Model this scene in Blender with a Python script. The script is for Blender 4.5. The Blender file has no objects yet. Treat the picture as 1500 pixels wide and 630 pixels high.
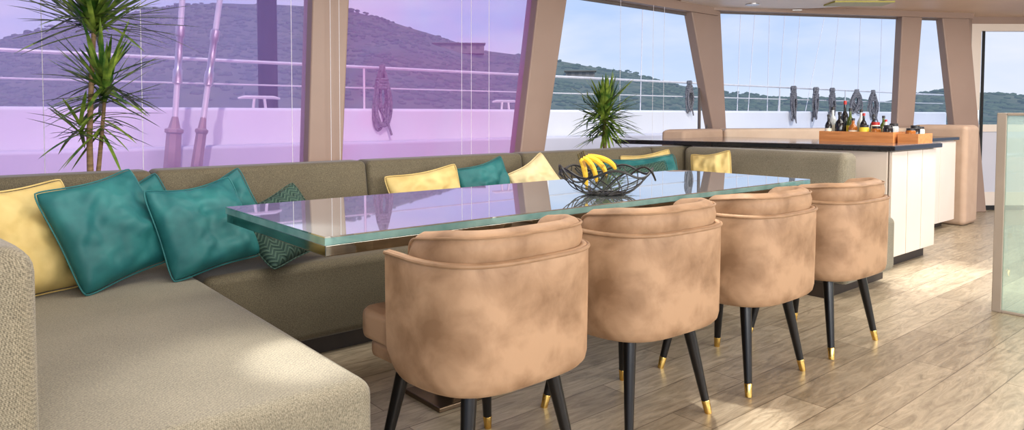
import bpy, bmesh, math, random
from mathutils import Vector, Matrix, noise
random.seed(7)
C = bpy.context.scene.collection
R = math.radians
pi = math.pi

# ------------------------------------------------------------------ camera model (1500 x 630 frame)
F_PX, Y0, YAW, PITCH, EYE = 1030.0, 213.0, R(50), R(2.5), 1.07
CAM = Vector((0, 0, EYE))
Fw = Vector((math.cos(YAW)*math.cos(PITCH), math.sin(YAW)*math.cos(PITCH), -math.sin(PITCH)))
Rt = Vector((math.sin(YAW), -math.cos(YAW), 0))
Up = Rt.cross(Fw)
def ray(x, y): return Fw + Rt*((x-750)/F_PX) - Up*((y-Y0)/F_PX)
def PZ(x, y, z): d = ray(x, y); return CAM + d*((z-EYE)/d.z)
def PY(x, y, Y): d = ray(x, y); return CAM + d*(Y/d.y)
def PX(x, y, X): d = ray(x, y); return CAM + d*(X/d.x)
cam_d = bpy.data.cameras.new('camera'); cam = bpy.data.objects.new('camera', cam_d); C.objects.link(cam)
cam.location = CAM; cam.rotation_euler = (pi/2-PITCH, 0, YAW-pi/2)
cam_d.sensor_width = 36; cam_d.lens = F_PX/1500*36; cam_d.shift_y = -(315-Y0)/1500
cam_d.clip_end = 3000; cam_d.clip_start = 0.05
bpy.context.scene.camera = cam

# ------------------------------------------------------------------ materials
def lin(c):
    def f(v):
        v = v/255.0
        return v/12.92 if v <= .04045 else ((v+.055)/1.055)**2.4
    return (f(c[0]), f(c[1]), f(c[2]), 1)
def mat(name, c1, c2=None, scale=6, rough=.5, metal=0, bump=0, bscale=None, sheen=0, coat=0, detail=4, stretch=(1,1,1), lo=.3, hi=.7, spec=.5, ior=1.45, emit=0, dist=0, ecol=None):
    m = bpy.data.materials.new(name); m.use_nodes = True
    nt = m.node_tree; b = nt.nodes['Principled BSDF']
    tc = nt.nodes.new('ShaderNodeTexCoord'); mp = nt.nodes.new('ShaderNodeMapping'); mp.inputs['Scale'].default_value = stretch
    nt.links.new(tc.outputs['Object'], mp.inputs['Vector'])
    n = nt.nodes.new('ShaderNodeTexNoise'); n.inputs['Scale'].default_value = scale; n.inputs['Detail'].default_value = detail; n.inputs['Distortion'].default_value = dist
    nt.links.new(mp.outputs[0], n.inputs['Vector'])
    r = nt.nodes.new('ShaderNodeValToRGB')
    r.color_ramp.elements[0].position = lo; r.color_ramp.elements[1].position = hi
    r.color_ramp.elements[0].color = lin(c1); r.color_ramp.elements[1].color = lin(c2 or tuple(min(255, v*1.06) for v in c1))
    nt.links.new(n.outputs['Fac'], r.inputs[0]); nt.links.new(r.outputs[0], b.inputs['Base Color'])
    b.inputs['Roughness'].default_value = rough; b.inputs['Metallic'].default_value = metal
    b.inputs['Sheen Weight'].default_value = sheen; b.inputs['Coat Weight'].default_value = coat
    b.inputs['Specular IOR Level'].default_value = spec; b.inputs['IOR'].default_value = ior
    if sheen:
        b.inputs['Sheen Roughness'].default_value = .4; b.inputs['Sheen Tint'].default_value = lin(c2 or c1)
    if emit:
        b.inputs['Emission Color'].default_value = lin(ecol or c1); b.inputs['Emission Strength'].default_value = emit
    if bump:
        n2 = nt.nodes.new('ShaderNodeTexNoise'); n2.inputs['Scale'].default_value = bscale or scale*4; n2.inputs['Detail'].default_value = 3
        nt.links.new(mp.outputs[0], n2.inputs['Vector'])
        bp = nt.nodes.new('ShaderNodeBump'); bp.inputs['Strength'].default_value = bump; bp.inputs['Distance'].default_value = .01
        nt.links.new(n2.outputs['Fac'], bp.inputs['Height']); nt.links.new(bp.outputs[0], b.inputs['Normal'])
    return m
def weave(name, dark, light, period, nz=1.1, amp=.13):
    m = bpy.data.materials.new(name); m.use_nodes = True; nt = m.node_tree; b = nt.nodes['Principled BSDF']; L = nt.links.new
    tc = nt.nodes.new('ShaderNodeTexCoord')
    mp = nt.nodes.new('ShaderNodeMapping'); mp.inputs['Rotation'].default_value = (.31, .27, .6); L(tc.outputs['Object'], mp.inputs['Vector'])
    s = nt.nodes.new('ShaderNodeSeparateXYZ'); L(mp.outputs[0], s.inputs[0])
    def mth(op, a, bb=None, c=None):
        n = nt.nodes.new('ShaderNodeMath'); n.operation = op
        for i, v in enumerate((a, bb, c)):
            if v is None: continue
            if isinstance(v, (int, float)): n.inputs[i].default_value = v
            else: L(v, n.inputs[i])
        return n.outputs[0]
    k = 2*pi/period
    sn = [mth('SINE', mth('MULTIPLY', s.outputs[a], k)) for a in ('X', 'Y', 'Z')]
    tot = mth('ADD', mth('ADD', sn[0], sn[1]), sn[2])
    n = nt.nodes.new('ShaderNodeTexNoise'); n.inputs['Scale'].default_value = .9/period; n.inputs['Detail'].default_value = 2; L(tc.outputs['Object'], n.inputs['Vector'])
    n3 = nt.nodes.new('ShaderNodeTexNoise'); n3.inputs['Scale'].default_value = 3; n3.inputs['Detail'].default_value = 3; L(tc.outputs['Object'], n3.inputs['Vector'])
    a = mth('MULTIPLY_ADD', tot, amp, mth('MULTIPLY_ADD', n.outputs['Fac'], nz, .5-nz/2))
    a = mth('MULTIPLY_ADD', n3.outputs['Fac'], .3, mth('SUBTRACT', a, .15))
    r = nt.nodes.new('ShaderNodeValToRGB'); r.color_ramp.elements[0].position = .22; r.color_ramp.elements[1].position = .8
    r.color_ramp.elements[0].color = lin(dark); r.color_ramp.elements[1].color = lin(light); L(a, r.inputs[0])
    L(r.outputs[0], b.inputs['Base Color']); b.inputs['Roughness'].default_value = .8; b.inputs['Sheen Weight'].default_value = .15
    bp = nt.nodes.new('ShaderNodeBump'); bp.inputs['Strength'].default_value = .25; bp.inputs['Distance'].default_value = .002
    L(a, bp.inputs['Height']); L(bp.outputs[0], b.inputs['Normal'])
    return m
def chevron(name, dark, light):
    m = bpy.data.materials.new(name); m.use_nodes = True; nt = m.node_tree; b = nt.nodes['Principled BSDF']; L = nt.links.new
    tc = nt.nodes.new('ShaderNodeTexCoord'); s = nt.nodes.new('ShaderNodeSeparateXYZ'); L(tc.outputs['Object'], s.inputs[0])
    pp = nt.nodes.new('ShaderNodeMath'); pp.operation = 'PINGPONG'; pp.inputs[1].default_value = .022; L(s.outputs['X'], pp.inputs[0])
    ad = nt.nodes.new('ShaderNodeMath'); ad.operation = 'ADD'; L(pp.outputs[0], ad.inputs[0]); L(s.outputs['Y'], ad.inputs[1])
    mu = nt.nodes.new('ShaderNodeMath'); mu.operation = 'MULTIPLY'; mu.inputs[1].default_value = 330; L(ad.outputs[0], mu.inputs[0])
    si = nt.nodes.new('ShaderNodeMath'); si.operation = 'SINE'; L(mu.outputs[0], si.inputs[0])
    r = nt.nodes.new('ShaderNodeValToRGB'); r.color_ramp.elements[0].position = .1; r.color_ramp.elements[1].position = .9
    r.color_ramp.elements[0].color = lin(dark); r.color_ramp.elements[1].color = lin(light); L(si.outputs[0], r.inputs[0]); L(r.outputs[0], b.inputs['Base Color'])
    b.inputs['Roughness'].default_value = .8
    bp = nt.nodes.new('ShaderNodeBump'); bp.inputs['Strength'].default_value = .4; bp.inputs['Distance'].default_value = .004; L(si.outputs[0], bp.inputs['Height']); L(bp.outputs[0], b.inputs['Normal'])
    return m
def planks(name):
    m = bpy.data.materials.new(name); m.use_nodes = True; nt = m.node_tree; b = nt.nodes['Principled BSDF']; L = nt.links.new
    tc = nt.nodes.new('ShaderNodeTexCoord')
    br = nt.nodes.new('ShaderNodeTexBrick'); br.offset = .37; br.inputs['Scale'].default_value = 1
    br.inputs['Brick Width'].default_value = 1.25; br.inputs['Row Height'].default_value = .17; br.inputs['Mortar Size'].default_value = .002; br.inputs['Bias'].default_value = -.1
    br.inputs['Color1'].default_value = lin((156, 143, 122)); br.inputs['Color2'].default_value = lin((190, 177, 154)); br.inputs['Mortar'].default_value = lin((114, 100, 82))
    L(tc.outputs['Object'], br.inputs['Vector'])
    mp = nt.nodes.new('ShaderNodeMapping'); mp.inputs['Scale'].default_value = (1.8, 10, 1); L(tc.outputs['Object'], mp.inputs['Vector'])
    n = nt.nodes.new('ShaderNodeTexNoise'); n.inputs['Scale'].default_value = 2.2; n.inputs['Detail'].default_value = 10; n.inputs['Roughness'].default_value = .68; n.inputs['Distortion'].default_value = 1.8; L(mp.outputs[0], n.inputs['Vector'])
    r = nt.nodes.new('ShaderNodeValToRGB'); r.color_ramp.elements[0].position = .32; r.color_ramp.elements[1].position = .66
    r.color_ramp.elements[0].color = (.55, .52, .47, 1); r.color_ramp.elements[1].color = (1.18, 1.17, 1.15, 1); L(n.outputs['Fac'], r.inputs[0])
    mx = nt.nodes.new('ShaderNodeMix'); mx.data_type = 'RGBA'; mx.blend_type = 'MULTIPLY'; mx.inputs[0].default_value = 1
    L(br.outputs['Color'], mx.inputs[6]); L(r.outputs[0], mx.inputs[7]); L(mx.outputs[2], b.inputs['Base Color'])
    b.inputs['Roughness'].default_value = .34
    bp = nt.nodes.new('ShaderNodeBump'); bp.inputs['Strength'].default_value = .15; bp.inputs['Distance'].default_value = .004; L(n.outputs['Fac'], bp.inputs['Height']); L(bp.outputs[0], b.inputs['Normal'])
    return m
def glass(name, tint, veil, fac, gloss=.05, vary=None, tint2=None):
    m = bpy.data.materials.new(name); m.use_nodes = True; nt = m.node_tree; L = nt.links.new
    nt.nodes.remove(nt.nodes['Principled BSDF']); out = nt.nodes['Material Output']
    t = nt.nodes.new('ShaderNodeBsdfTransparent'); t.inputs[0].default_value = tint + (1,)
    d = nt.nodes.new('ShaderNodeBsdfTranslucent'); d.inputs[0].default_value = veil + (1,)
    if vary:
        tc = nt.nodes.new('ShaderNodeTexCoord'); n = nt.nodes.new('ShaderNodeTexNoise'); n.inputs['Scale'].default_value = 1.3; n.inputs['Detail'].default_value = 2; n.inputs['Distortion'].default_value = 1
        L(tc.outputs['Object'], n.inputs['Vector'])
        for c1, c2, node in ((veil, vary, d), (tint, tint2 or tint, t)):
            r = nt.nodes.new('ShaderNodeValToRGB'); r.color_ramp.elements[0].position = .35; r.color_ramp.elements[1].position = .65
            r.color_ramp.elements[0].color = c1 + (1,); r.color_ramp.elements[1].color = c2 + (1,)
            L(n.outputs['Fac'], r.inputs[0]); L(r.outputs[0], node.inputs[0])
    mx = nt.nodes.new('ShaderNodeMixShader'); mx.inputs[0].default_value = fac; L(t.outputs[0], mx.inputs[1]); L(d.outputs[0], mx.inputs[2])
    if gloss:
        g = nt.nodes.new('ShaderNodeBsdfGlossy'); g.inputs['Roughness'].default_value = .02
        m2 = nt.nodes.new('ShaderNodeMixShader'); m2.inputs[0].default_value = gloss; L(mx.outputs[0], m2.inputs[1]); L(g.outputs[0], m2.inputs[2]); L(m2.outputs[0], out.inputs[0])
    else: L(mx.outputs[0], out.inputs[0])
    return m

M = {}
M['floor'] = planks('oak planks')
M['taupe'] = mat('taupe lacquer', (150, 126, 112), (158, 134, 120), 2, .45)
M['ceil'] = mat('ceiling cream', (222, 192, 166), (228, 198, 172), 2, .5)
M['ceilw'] = mat('ceiling white', (236, 222, 208), (240, 226, 212), 2, .4)
M['olive'] = mat('olive panel', (170, 160, 70), (180, 168, 80), 3, .4)
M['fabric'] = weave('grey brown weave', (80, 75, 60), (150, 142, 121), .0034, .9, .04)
M['fabricd'] = weave('grey brown weave shaded', (60, 53, 39), (116, 106, 82), .0034, .9, .04)  # same sofa fabric, darkened to paint in the shade of the backlit parts
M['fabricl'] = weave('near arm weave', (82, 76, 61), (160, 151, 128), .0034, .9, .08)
M['plinth'] = mat('dark plinth', (42, 34, 28), (52, 42, 34), 8, .5)
M['velvet'] = mat('tan velvet', (126, 96, 69), (167, 135, 105), 9, .6, sheen=.4, detail=12, bump=.05, bscale=30, lo=.32, hi=.60, dist=.3)
M['velvetp'] = mat('tan piping', (130, 101, 74), (152, 121, 92), 20, .6, sheen=.2)
M['blackleg'] = mat('black lacquer', (14, 13, 13), (22, 20, 20), 5, .28)
M['brass'] = mat('brass', (226, 186, 96), (236, 200, 120), 5, .22, metal=1)
M['teal'] = mat('teal velvet', (14, 84, 88), (38, 112, 112), 9, .6, sheen=.45, detail=6, bump=.5, bscale=8)
M['yellow'] = mat('yellow velvet', (190, 164, 98), (214, 192, 128), 8, .65, sheen=.2, detail=6, bump=.5, bscale=8)
M['pale'] = mat('pale yellow velvet', (200, 182, 134), (222, 206, 162), 8, .65, sheen=.2, bump=.35, bscale=8)
M['chev'] = chevron('chevron teal', (34, 62, 54), (68, 94, 80))
M['top'] = mat('mirror glass', (196, 205, 206), (202, 211, 212), 2, .02, metal=.85)
M['edge'] = mat('steel edge', (130, 132, 124), (170, 170, 162), 4, .08, metal=1, stretch=(1, 1, 8))
M['glassedge'] = mat('glass edge', (112, 158, 156), (158, 198, 194), 9, .06, metal=.45)
M['steel'] = mat('steel', (190, 188, 186), (206, 204, 202), 10, .3, metal=.9)
M['rail'] = mat('bright rail', (216, 214, 214), (228, 226, 226), 10, .4, metal=.2)
M['turn'] = mat('bronze fitting', (150, 128, 122), (176, 152, 146), 10, .4, metal=.4)
M['pedestal'] = mat('bronze steel', (92, 76, 60), (110, 92, 72), 6, .3, metal=.8)
M['wire'] = mat('black wire', (16, 15, 15), (26, 25, 25), 20, .4)
M['banana'] = mat('banana skin', (140, 98, 24), (226, 182, 46), 26, .55, lo=.33, hi=.47)
M['bananatip'] = mat('banana stem', (84, 72, 30), (56, 42, 22), 30, .6)
M['white'] = mat('white lacquer', (222, 208, 194), (228, 214, 202), 2, .3)
M['cream'] = mat('cream upholstery', (206, 182, 160), (216, 194, 172), 6, .7, bump=.05, bscale=60)
M['beige'] = mat('beige upholstery', (178, 150, 128), (190, 162, 140), 6, .7, bump=.05, bscale=60)
M['black'] = mat('black worktop', (26, 24, 26), (34, 32, 34), 30, .12)
M['counter'] = mat('glossy stone worktop', (92, 82, 80), (120, 108, 104), 24, .1, spec=.8, ior=1.7)
M['traywood'] = mat('tray wood', (186, 118, 66), (216, 148, 90), 5, .5, stretch=(10, 1, 10))
M['leaf'] = mat('dracaena leaf', (44, 82, 26), (150, 170, 70), 14, .4, lo=.38, hi=.72)
M['trunk'] = mat('dracaena trunk', (110, 86, 58), (150, 122, 86), 20, .8, bump=.3, bscale=50, stretch=(1, 1, 4))
M['pot'] = mat('grey pot', (110, 104, 98), (124, 118, 112), 8, .6)
M['soil'] = mat('soil', (50, 36, 26), (70, 52, 36), 40, .9, bump=.4)
M['film1'] = glass('iridescent film glass', (.98, .92, 1.0), (.95, .58, .95), .21, .0, (.88, .62, 1.0), (1.0, .90, 1.0))
M['film2'] = glass('violet film glass', (1.0, .88, .99), (1.0, .38, .80), .19, .0, (.93, .52, .95), (.98, .92, 1.0))
M['frost'] = glass('frosted glass', (.80, .93, .88), (.88, .97, .93), .25, .1)
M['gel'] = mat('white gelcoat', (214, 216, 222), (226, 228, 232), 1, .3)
M['gels'] = mat('pale grey gelcoat', (192, 192, 204), (204, 204, 214), 1, .4)  # slightly greyer tone than the white gelcoat
M['deck'] = mat('deck', (200, 196, 194), (214, 210, 206), 3, .6)
M['rope'] = mat('rope', (50, 50, 60), (150, 148, 150), 90, .9)
M['ropew'] = mat('pale line', (226, 222, 226), (240, 236, 240), 40, .8)
M['carbon'] = mat('dark spar', (6, 6, 12), (10, 10, 18), 3, .7, spec=.1)
HZ = (138, 162, 196)  # aerial haze, imitated by a faint bluish glow in hill and shrub materials
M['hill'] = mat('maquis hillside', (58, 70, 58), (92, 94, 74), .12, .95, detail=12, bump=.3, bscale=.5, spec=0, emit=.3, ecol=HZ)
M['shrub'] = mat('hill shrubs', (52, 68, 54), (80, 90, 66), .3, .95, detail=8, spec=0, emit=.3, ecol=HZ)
M['sea'] = mat('sea water', (60, 96, 124), (84, 120, 146), .4, .15, bump=.4, bscale=1.2)
M['house'] = mat('house wall', (140, 136, 132), (146, 142, 138), .5, .8)
M['roof'] = mat('house roof', (124, 120, 114), (130, 126, 120), .5, .8)
M['dark'] = mat('dark opening', (108, 106, 106), (114, 112, 112), 3, .3)
M['lamp'] = mat('lamp lens', (255, 244, 226), (255, 246, 230), 3, .3, emit=6)
M['rubber'] = mat('black rubber', (24, 24, 26), (34, 34, 36), 10, .7)
M['gasket'] = mat('grey gasket', (96, 86, 82), (106, 96, 92), 10, .6)
M['grey'] = mat('grey beige frame', (150, 138, 124), (160, 148, 134), 4, .4)

# ------------------------------------------------------------------ mesh builder
class MB:
    def __init__(s): s.v, s.f = [], []
    def add(s, vs, fs):
        o = len(s.v); s.v += [Vector(v) for v in vs]; s.f += [tuple(i+o for i in f) for f in fs]; return s
    def hexa(s, b, t):      # 4 bottom, 4 top (ccw from above)
        return s.add(list(b)+list(t), [(3,2,1,0),(4,5,6,7),(0,1,5,4),(1,2,6,5),(2,3,7,6),(3,0,4,7)])
    def box(s, x0, x1, y0, y1, z0, z1):
        q = [(x0,y0),(x1,y0),(x1,y1),(x0,y1)]
        return s.hexa([(x,y,z0) for x,y in q], [(x,y,z1) for x,y in q])
    def prism(s, poly, z0, z1, top=None):
        n = len(poly); top = top or poly
        return s.add([(x,y,z0) for x,y in poly]+[(x,y,z1) for x,y in top],
            [tuple(range(n-1,-1,-1)), tuple(range(n,2*n))]+[(i,(i+1)%n,n+(i+1)%n,n+i) for i in range(n)])
    def tube(s, pts, rad, n=8, closed=False):
        pts = [Vector(p) for p in pts]; k = len(pts)
        rs = rad if isinstance(rad, (list, tuple)) else [rad]*k
        vs, prev = [], None
        for i, p in enumerate(pts):
            a = pts[(i-1)%k] if (closed or i > 0) else p; b = pts[(i+1)%k] if (closed or i < k-1) else p
            t = (b-a).normalized()
            if prev is None:
                prev = t.orthogonal().normalized()
            nrm = (prev - t*prev.dot(t))
            nrm = nrm.normalized() if nrm.length > 1e-6 else t.orthogonal().normalized()
            prev = nrm; bi = t.cross(nrm)
            for j in range(n):
                an = 2*pi*j/n; vs.append(p + (nrm*math.cos(an)+bi*math.sin(an))*rs[i])
        fs = []
        for i in range(k if closed else k-1):
            i2 = (i+1)%k
            for j in range(n): fs.append((i*n+j, i*n+(j+1)%n, i2*n+(j+1)%n, i2*n+j))
        if not closed: fs += [tuple(range(n-1,-1,-1)), tuple((k-1)*n+j for j in range(n))]
        return s.add(vs, fs)
    def lathe(s, prof, n=24, c=(0,0,0)):
        k = len(prof); vs = []
        for r, z in prof:
            for j in range(n):
                a = 2*pi*j/n; vs.append((c[0]+r*math.cos(a), c[1]+r*math.sin(a), c[2]+z))
        fs = [(i*n+j, i*n+(j+1)%n, (i+1)*n+(j+1)%n, (i+1)*n+j) for i in range(k-1) for j in range(n)]
        fs += [tuple(range(n-1,-1,-1)), tuple((k-1)*n+j for j in range(n))]
        return s.add(vs, fs)
    def sweep(s, rings):   # list of equal-length rings, capped
        k, n = len(rings), len(rings[0]); vs = [v for r in rings for v in r]
        fs = [(i*n+j, i*n+(j+1)%n, (i+1)*n+(j+1)%n, (i+1)*n+j) for i in range(k-1) for j in range(n)]
        fs += [tuple(range(n-1,-1,-1)), tuple((k-1)*n+j for j in range(n))]
        return s.add(vs, fs)
    def build(s, name, m, parent=None, org=(0,0,0), smooth=True, bevel=0, seg=3, sub=0, ang=40):
        me = bpy.data.meshes.new(name); o3 = Vector(org)
        me.from_pydata([tuple(v-o3) for v in s.v], [], s.f); me.update()
        bm = bmesh.new(); bm.from_mesh(me); bmesh.ops.recalc_face_normals(bm, faces=bm.faces); bm.to_mesh(me); bm.free()
        me.materials.append(m)
        if smooth:
            for p in me.polygons: p.use_smooth = True
            if not sub: me.set_sharp_from_angle(angle=R(ang))
        o = bpy.data.objects.new(name, me); C.objects.link(o)
        if parent: o.parent = parent
        else: o.location = o3
        if bevel:
            b = o.modifiers.new('bevel', 'BEVEL'); b.width = bevel; b.segments = seg; b.limit_method = 'ANGLE'; b.angle_limit = R(35); b.harden_normals = True
        if sub:
            q = o.modifiers.new('sub', 'SUBSURF'); q.levels = sub; q.render_levels = sub
        return o
def tag(o, label=None, cat=None, group=None, kind=None):
    if label: o['label'] = label
    if cat: o['category'] = cat
    if group: o['group'] = group
    if kind: o['kind'] = kind
    return o
def thing(name, label, cat, loc=(0,0,0), rz=0, group=None):
    o = bpy.data.objects.new(name, None); C.objects.link(o); o.location = loc; o.rotation_euler = (0,0,rz); o.empty_display_size = .1
    return tag(o, label, cat, group)
def struct(name, mb, m, label=None, cat=None, **k):
    return tag(mb.build(name, m, **k), label, cat, kind='structure')
def copy_tree(o, parent=None):
    c = o.copy(); C.objects.link(c)
    if parent: c.parent = parent
    for ch in list(o.children): copy_tree(ch, c)
    return c

# ------------------------------------------------------------------ room shell
CEIL = 2.16
WY = 4.1
PA, dA = Vector((0, WY, 0)), Vector((1, 0, 0))
P3 = Vector((6.02, WY, 0)); P5 = Vector((8.62, 2.71, 0)); dB = (P5-P3).normalized()
PD, PE = Vector((8.98, 2.74, 0)), Vector((9.85, 2.05, 0)); dD = (PE-PD).normalized()
struct('floor', MB().box(-2.5, 11, -3, WY+.1, -.06, 0), M['floor'], 'light oak plank floor of the saloon', 'floor')
struct('ceiling', MB().prism([(-2.5, -3.2), (11, -3.2), (11, 1.2), (9.95, 2.12), (9.02, 2.88), (8.68, 2.85), (6.1, 4.26), (-2.5, 4.26)], CEIL, CEIL+.08), M['ceil'], 'cream panelled saloon ceiling', 'ceiling')
struct('wall_back', MB().box(-2.5, 6.05, WY, WY+.12, 0, .62), M['taupe'], 'low taupe wall below the side windows', 'wall', smooth=False)
struct('trim_1', MB().box(-2.5, 6.05, 3.62, WY, .58, .62), M['taupe'], 'taupe window ledge behind the sofa back', 'ledge', smooth=False)
struct('trim_2', MB().box(-2.5, 6.1, WY-.03, WY+.14, 2.055, CEIL), M['taupe'], 'taupe head trim above the side windows', 'trim', smooth=False)
def on_plane(x, y, p0, d):
    n = Vector((-d.y, d.x, 0)); r = ray(x, y); t = (p0-CAM).dot(n)/r.dot(n); q = CAM+r*t
    return (q-p0).dot(d), q.z
def pillar(name, p0, d, tl, tr, ty, bl, br, by, thick, z0=.5, z1=CEIL):
    def edge(xt, xb):
        s1, za = on_plane(xt, ty, p0, d); s2, zb = on_plane(xb, by, p0, d)
        f = lambda z: s2+(s1-s2)*(z-zb)/(za-zb)
        return f(z0), f(z1)
    l0, l1 = edge(tl, bl); r0, r1 = edge(tr, br)
    out = Vector((-d.y, d.x, 0))*thick
    b = [p0+d*l0, p0+d*r0, p0+d*r0+out, p0+d*l0+out]; t = [p0+d*l1, p0+d*r1, p0+d*r1+out, p0+d*l1+out]
    mb = MB().hexa([(v.x, v.y, z0) for v in b], [(v.x, v.y, z1) for v in t])
    o = mb.build(name, M['taupe'], bevel=.012); tag(o, None, None, kind='structure'); return o
o = pillar('trim_3', PA, dA, 458, 512, 0, 452, 503, 220, .14); tag(o, 'taupe pillar between the two violet windows', 'pillar')
o = pillar('trim_4', PA, dA, 788, 831, 0, 764, 800, 210, .14); tag(o, 'leaning taupe pillar left of the small plant', 'pillar')
o = pillar('trim_5', PA, dA, 1014, 1056, 20, 1044, 1064, 185, .10); tag(o, 'narrow taupe pillar at the corner of the windows', 'pillar')
o = pillar('trim_6', P3, dB, 1322, 1352, 20, 1314, 1339, 180, .10); tag(o, 'taupe pillar right of the front window', 'pillar')
o = pillar('trim_7', P3, dB, 1380, 1420, 20, 1398, 1434, 180, .10, z0=0); tag(o, 'taupe pillar beside the side door', 'pillar')
def slab(p, q, z0, z1, th, inn=0):
    d = (q-p).normalized(); out = Vector((-d.y, d.x, 0))
    a, b, c, e = p-out*inn, q-out*inn, q+out*th, p+out*th
    return MB().hexa([(v.x, v.y, z0) for v in (a,b,c,e)], [(v.x, v.y, z1) for v in (a,b,c,e)])
struct('wall_front', slab(P3, P5, 0, .8, .12), M['taupe'], 'low taupe wall below the front windows', 'wall', smooth=False)
struct('trim_8', slab(P3-dB*.1, P5+dB*.1, 2.10, CEIL, .16, .03), M['taupe'], 'taupe head trim above the front windows', 'trim', smooth=False)
struct('wall_right', slab(P5, PD, 0, CEIL, .1), M['taupe'], 'narrow taupe wall beside the side door', 'wall', smooth=False)
def pane(name, p, q, z0, z1, m, label):
    d = (q-p).normalized(); off = Vector((-d.y, d.x, 0))*.07
    if m: o = slab(p+off, q+off, z0, z1, .006).build(name, m, smooth=False)
    else:
        mb = MB(); p2, q2 = p+off, q+off; w = .025
        for a in (slab(p2, q2, z0, z0+w, .02), slab(p2, q2, z1-w, z1, .02), slab(p2, p2+d*w, z0+w, z1-w, .02), slab(q2-d*w, q2, z0+w, z1-w, .02)): mb.add(a.v, a.f)
        o = mb.build(name, M['gasket'], smooth=False)
    return tag(o, label, 'window', kind='structure')
X = lambda x: Vector((PY(x, 120, WY).x, WY, 0))
pane('window_1', Vector((-2.5, WY, 0)), X(480), .62, 2.056, M['film1'], 'large violet tinted window behind the tall plant')
pane('window_2', X(482), X(795), .62, 2.056, M['film2'], 'violet tinted window between the two wide pillars')
pane('window_3', X(797), X(1036), .62, 2.056, None, 'clear window behind the small plant')
s4 = on_plane(1328, 100, P3, dB)[0]; s5 = on_plane(1405, 100, P3, dB)[0]
pane('window_4', P3, P3+dB*s4, .8, 2.11, None, 'wide clear front window above the worktop')
pane('window_5', P3+dB*(s4+.01), P3+dB*s5, .8, 2.11, None, 'narrow clear window beside the side door pillar')
# side door
door = tag(bpy.data.objects.new('door_1', None), 'white framed glass side door', 'door', kind='structure'); C.objects.link(door); door.location = PD
def dslab(s0, s1, z0, z1, th, inn=0): return slab(PD+dD*s0, PD+dD*s1, z0, z1, th, inn)
W = (PE-PD).length
fm = dslab(0, .11, .05, 2.08, .06)
for a in (dslab(W-.09, W, .05, 2.08, .06), dslab(.11, W-.09, 2.0, 2.08, .06), dslab(.11, W-.09, .88, .96, .06), dslab(.11, W-.09, .05, .2, .06)): fm.add(a.v, a.f)
fm.build('door_frame', M['white'], door, org=PD, smooth=False)
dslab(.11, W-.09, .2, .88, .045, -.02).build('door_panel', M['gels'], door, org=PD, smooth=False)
dslab(.115, .145, .2, 2.0, -.002, .012).build('door_seal', M['rubber'], door, org=PD, smooth=False)
dslab(.0, W, 0, .05, .08, .02).build('threshold', M['rubber'], door, org=PD, smooth=False)
hp = PD+dD*.06+Vector((dD.y, -dD.x, 0))*.05
MB().tube([(hp.x, hp.y, .9), (hp.x, hp.y, 1.12)], .012).build('door_handle', M['steel'], door, org=PD)
struct('trim_9', slab(PD-dD*.05, PE+dD*.3, 2.08, CEIL, .1), M['taupe'], 'taupe head trim above the side door', 'trim', smooth=False)
# ceiling details
a = PZ(1170, -16, CEIL); poly = []
for k in range(40):
    t = 2*pi*k/40; cx = abs(math.cos(t))**.6*math.copysign(1, math.cos(t)); cy = abs(math.sin(t))**.6*math.copysign(1, math.sin(t))
    v = Rt*cx*.95 + Vector((math.cos(YAW), math.sin(YAW), 0))*cy*.95; poly.append((a.x+v.x, a.y+v.y))
struct('trim_10', MB().prism(poly, CEIL-.03, CEIL), M['ceilw'], 'rounded white raised ceiling panel with lights', 'ceiling panel', bevel=.012)
def downlight(x, y, label, square=False):
    p = PZ(x, y, CEIL-.03); t = thing('ceiling_downlight', label, 'ceiling light', (p.x, p.y, CEIL-.03), group='ceiling lights in view')
    n = 4 if square else 24
    MB().lathe([(.045, 0), (.065, 0), (.065, -.008), (.045, -.012)], n).build('trim_ring', M['steel'], t)
    MB().lathe([(.001, -.004), (.044, -.004), (.044, -.01), (.001, -.012)], n).build('lens', M['lamp'] , t)
downlight(1102, 6, 'round lit downlight left in the white ceiling panel')
downlight(1166, 15, 'small square downlight in the white ceiling panel', True)
a = PZ(1258, 4, CEIL-.03); d1 = Rt*.28; d2 = Vector((math.cos(YAW), math.sin(YAW), 0))*.12
struct('trim_11', MB().prism([(a.x-d1.x-d2.x, a.y-d1.y-d2.y), (a.x+d1.x-d2.x, a.y+d1.y-d2.y), (a.x+d1.x+d2.x, a.y+d1.y+d2.y), (a.x-d1.x+d2.x, a.y-d1.y+d2.y)], CEIL-.045, CEIL-.03), M['olive'], 'olive strip panel on the ceiling', 'ceiling panel', smooth=False)

# ------------------------------------------------------------------ sofa
SEAT = .43
sf = thing('corner_sofa', 'long built-in U-shaped sofa in grey-brown woven fabric under the windows', 'sofa', (2.3, 3.3, 0))
so = sf.location.copy()
MB().box(.2, .8, 1.55, 3.4, 0, .09).box(.8, 4.0, 2.94, 3.5, 0, .09).box(4.0, 4.78, 1.93, 3.5, 0, .09).build('plinth', M['plinth'], sf, so, smooth=False)
MB().box(.12, .83, 1.5, 3.45, .08, SEAT).build('chaise_seat', M['fabric'], sf, so, bevel=.045, seg=5)
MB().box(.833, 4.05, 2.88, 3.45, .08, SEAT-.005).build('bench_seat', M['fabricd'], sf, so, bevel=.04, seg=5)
MB().box(4.053, 4.72, 1.83, 3.45, .08, SEAT-.005).build('end_seat', M['fabric'], sf, so, bevel=.04, seg=5)
xs = [PY(-120, 240, 3.5).x, PY(220, 240, 3.5).x, PY(530, 235, 3.5).x, 2.98, 4.3, 4.85]
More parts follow.
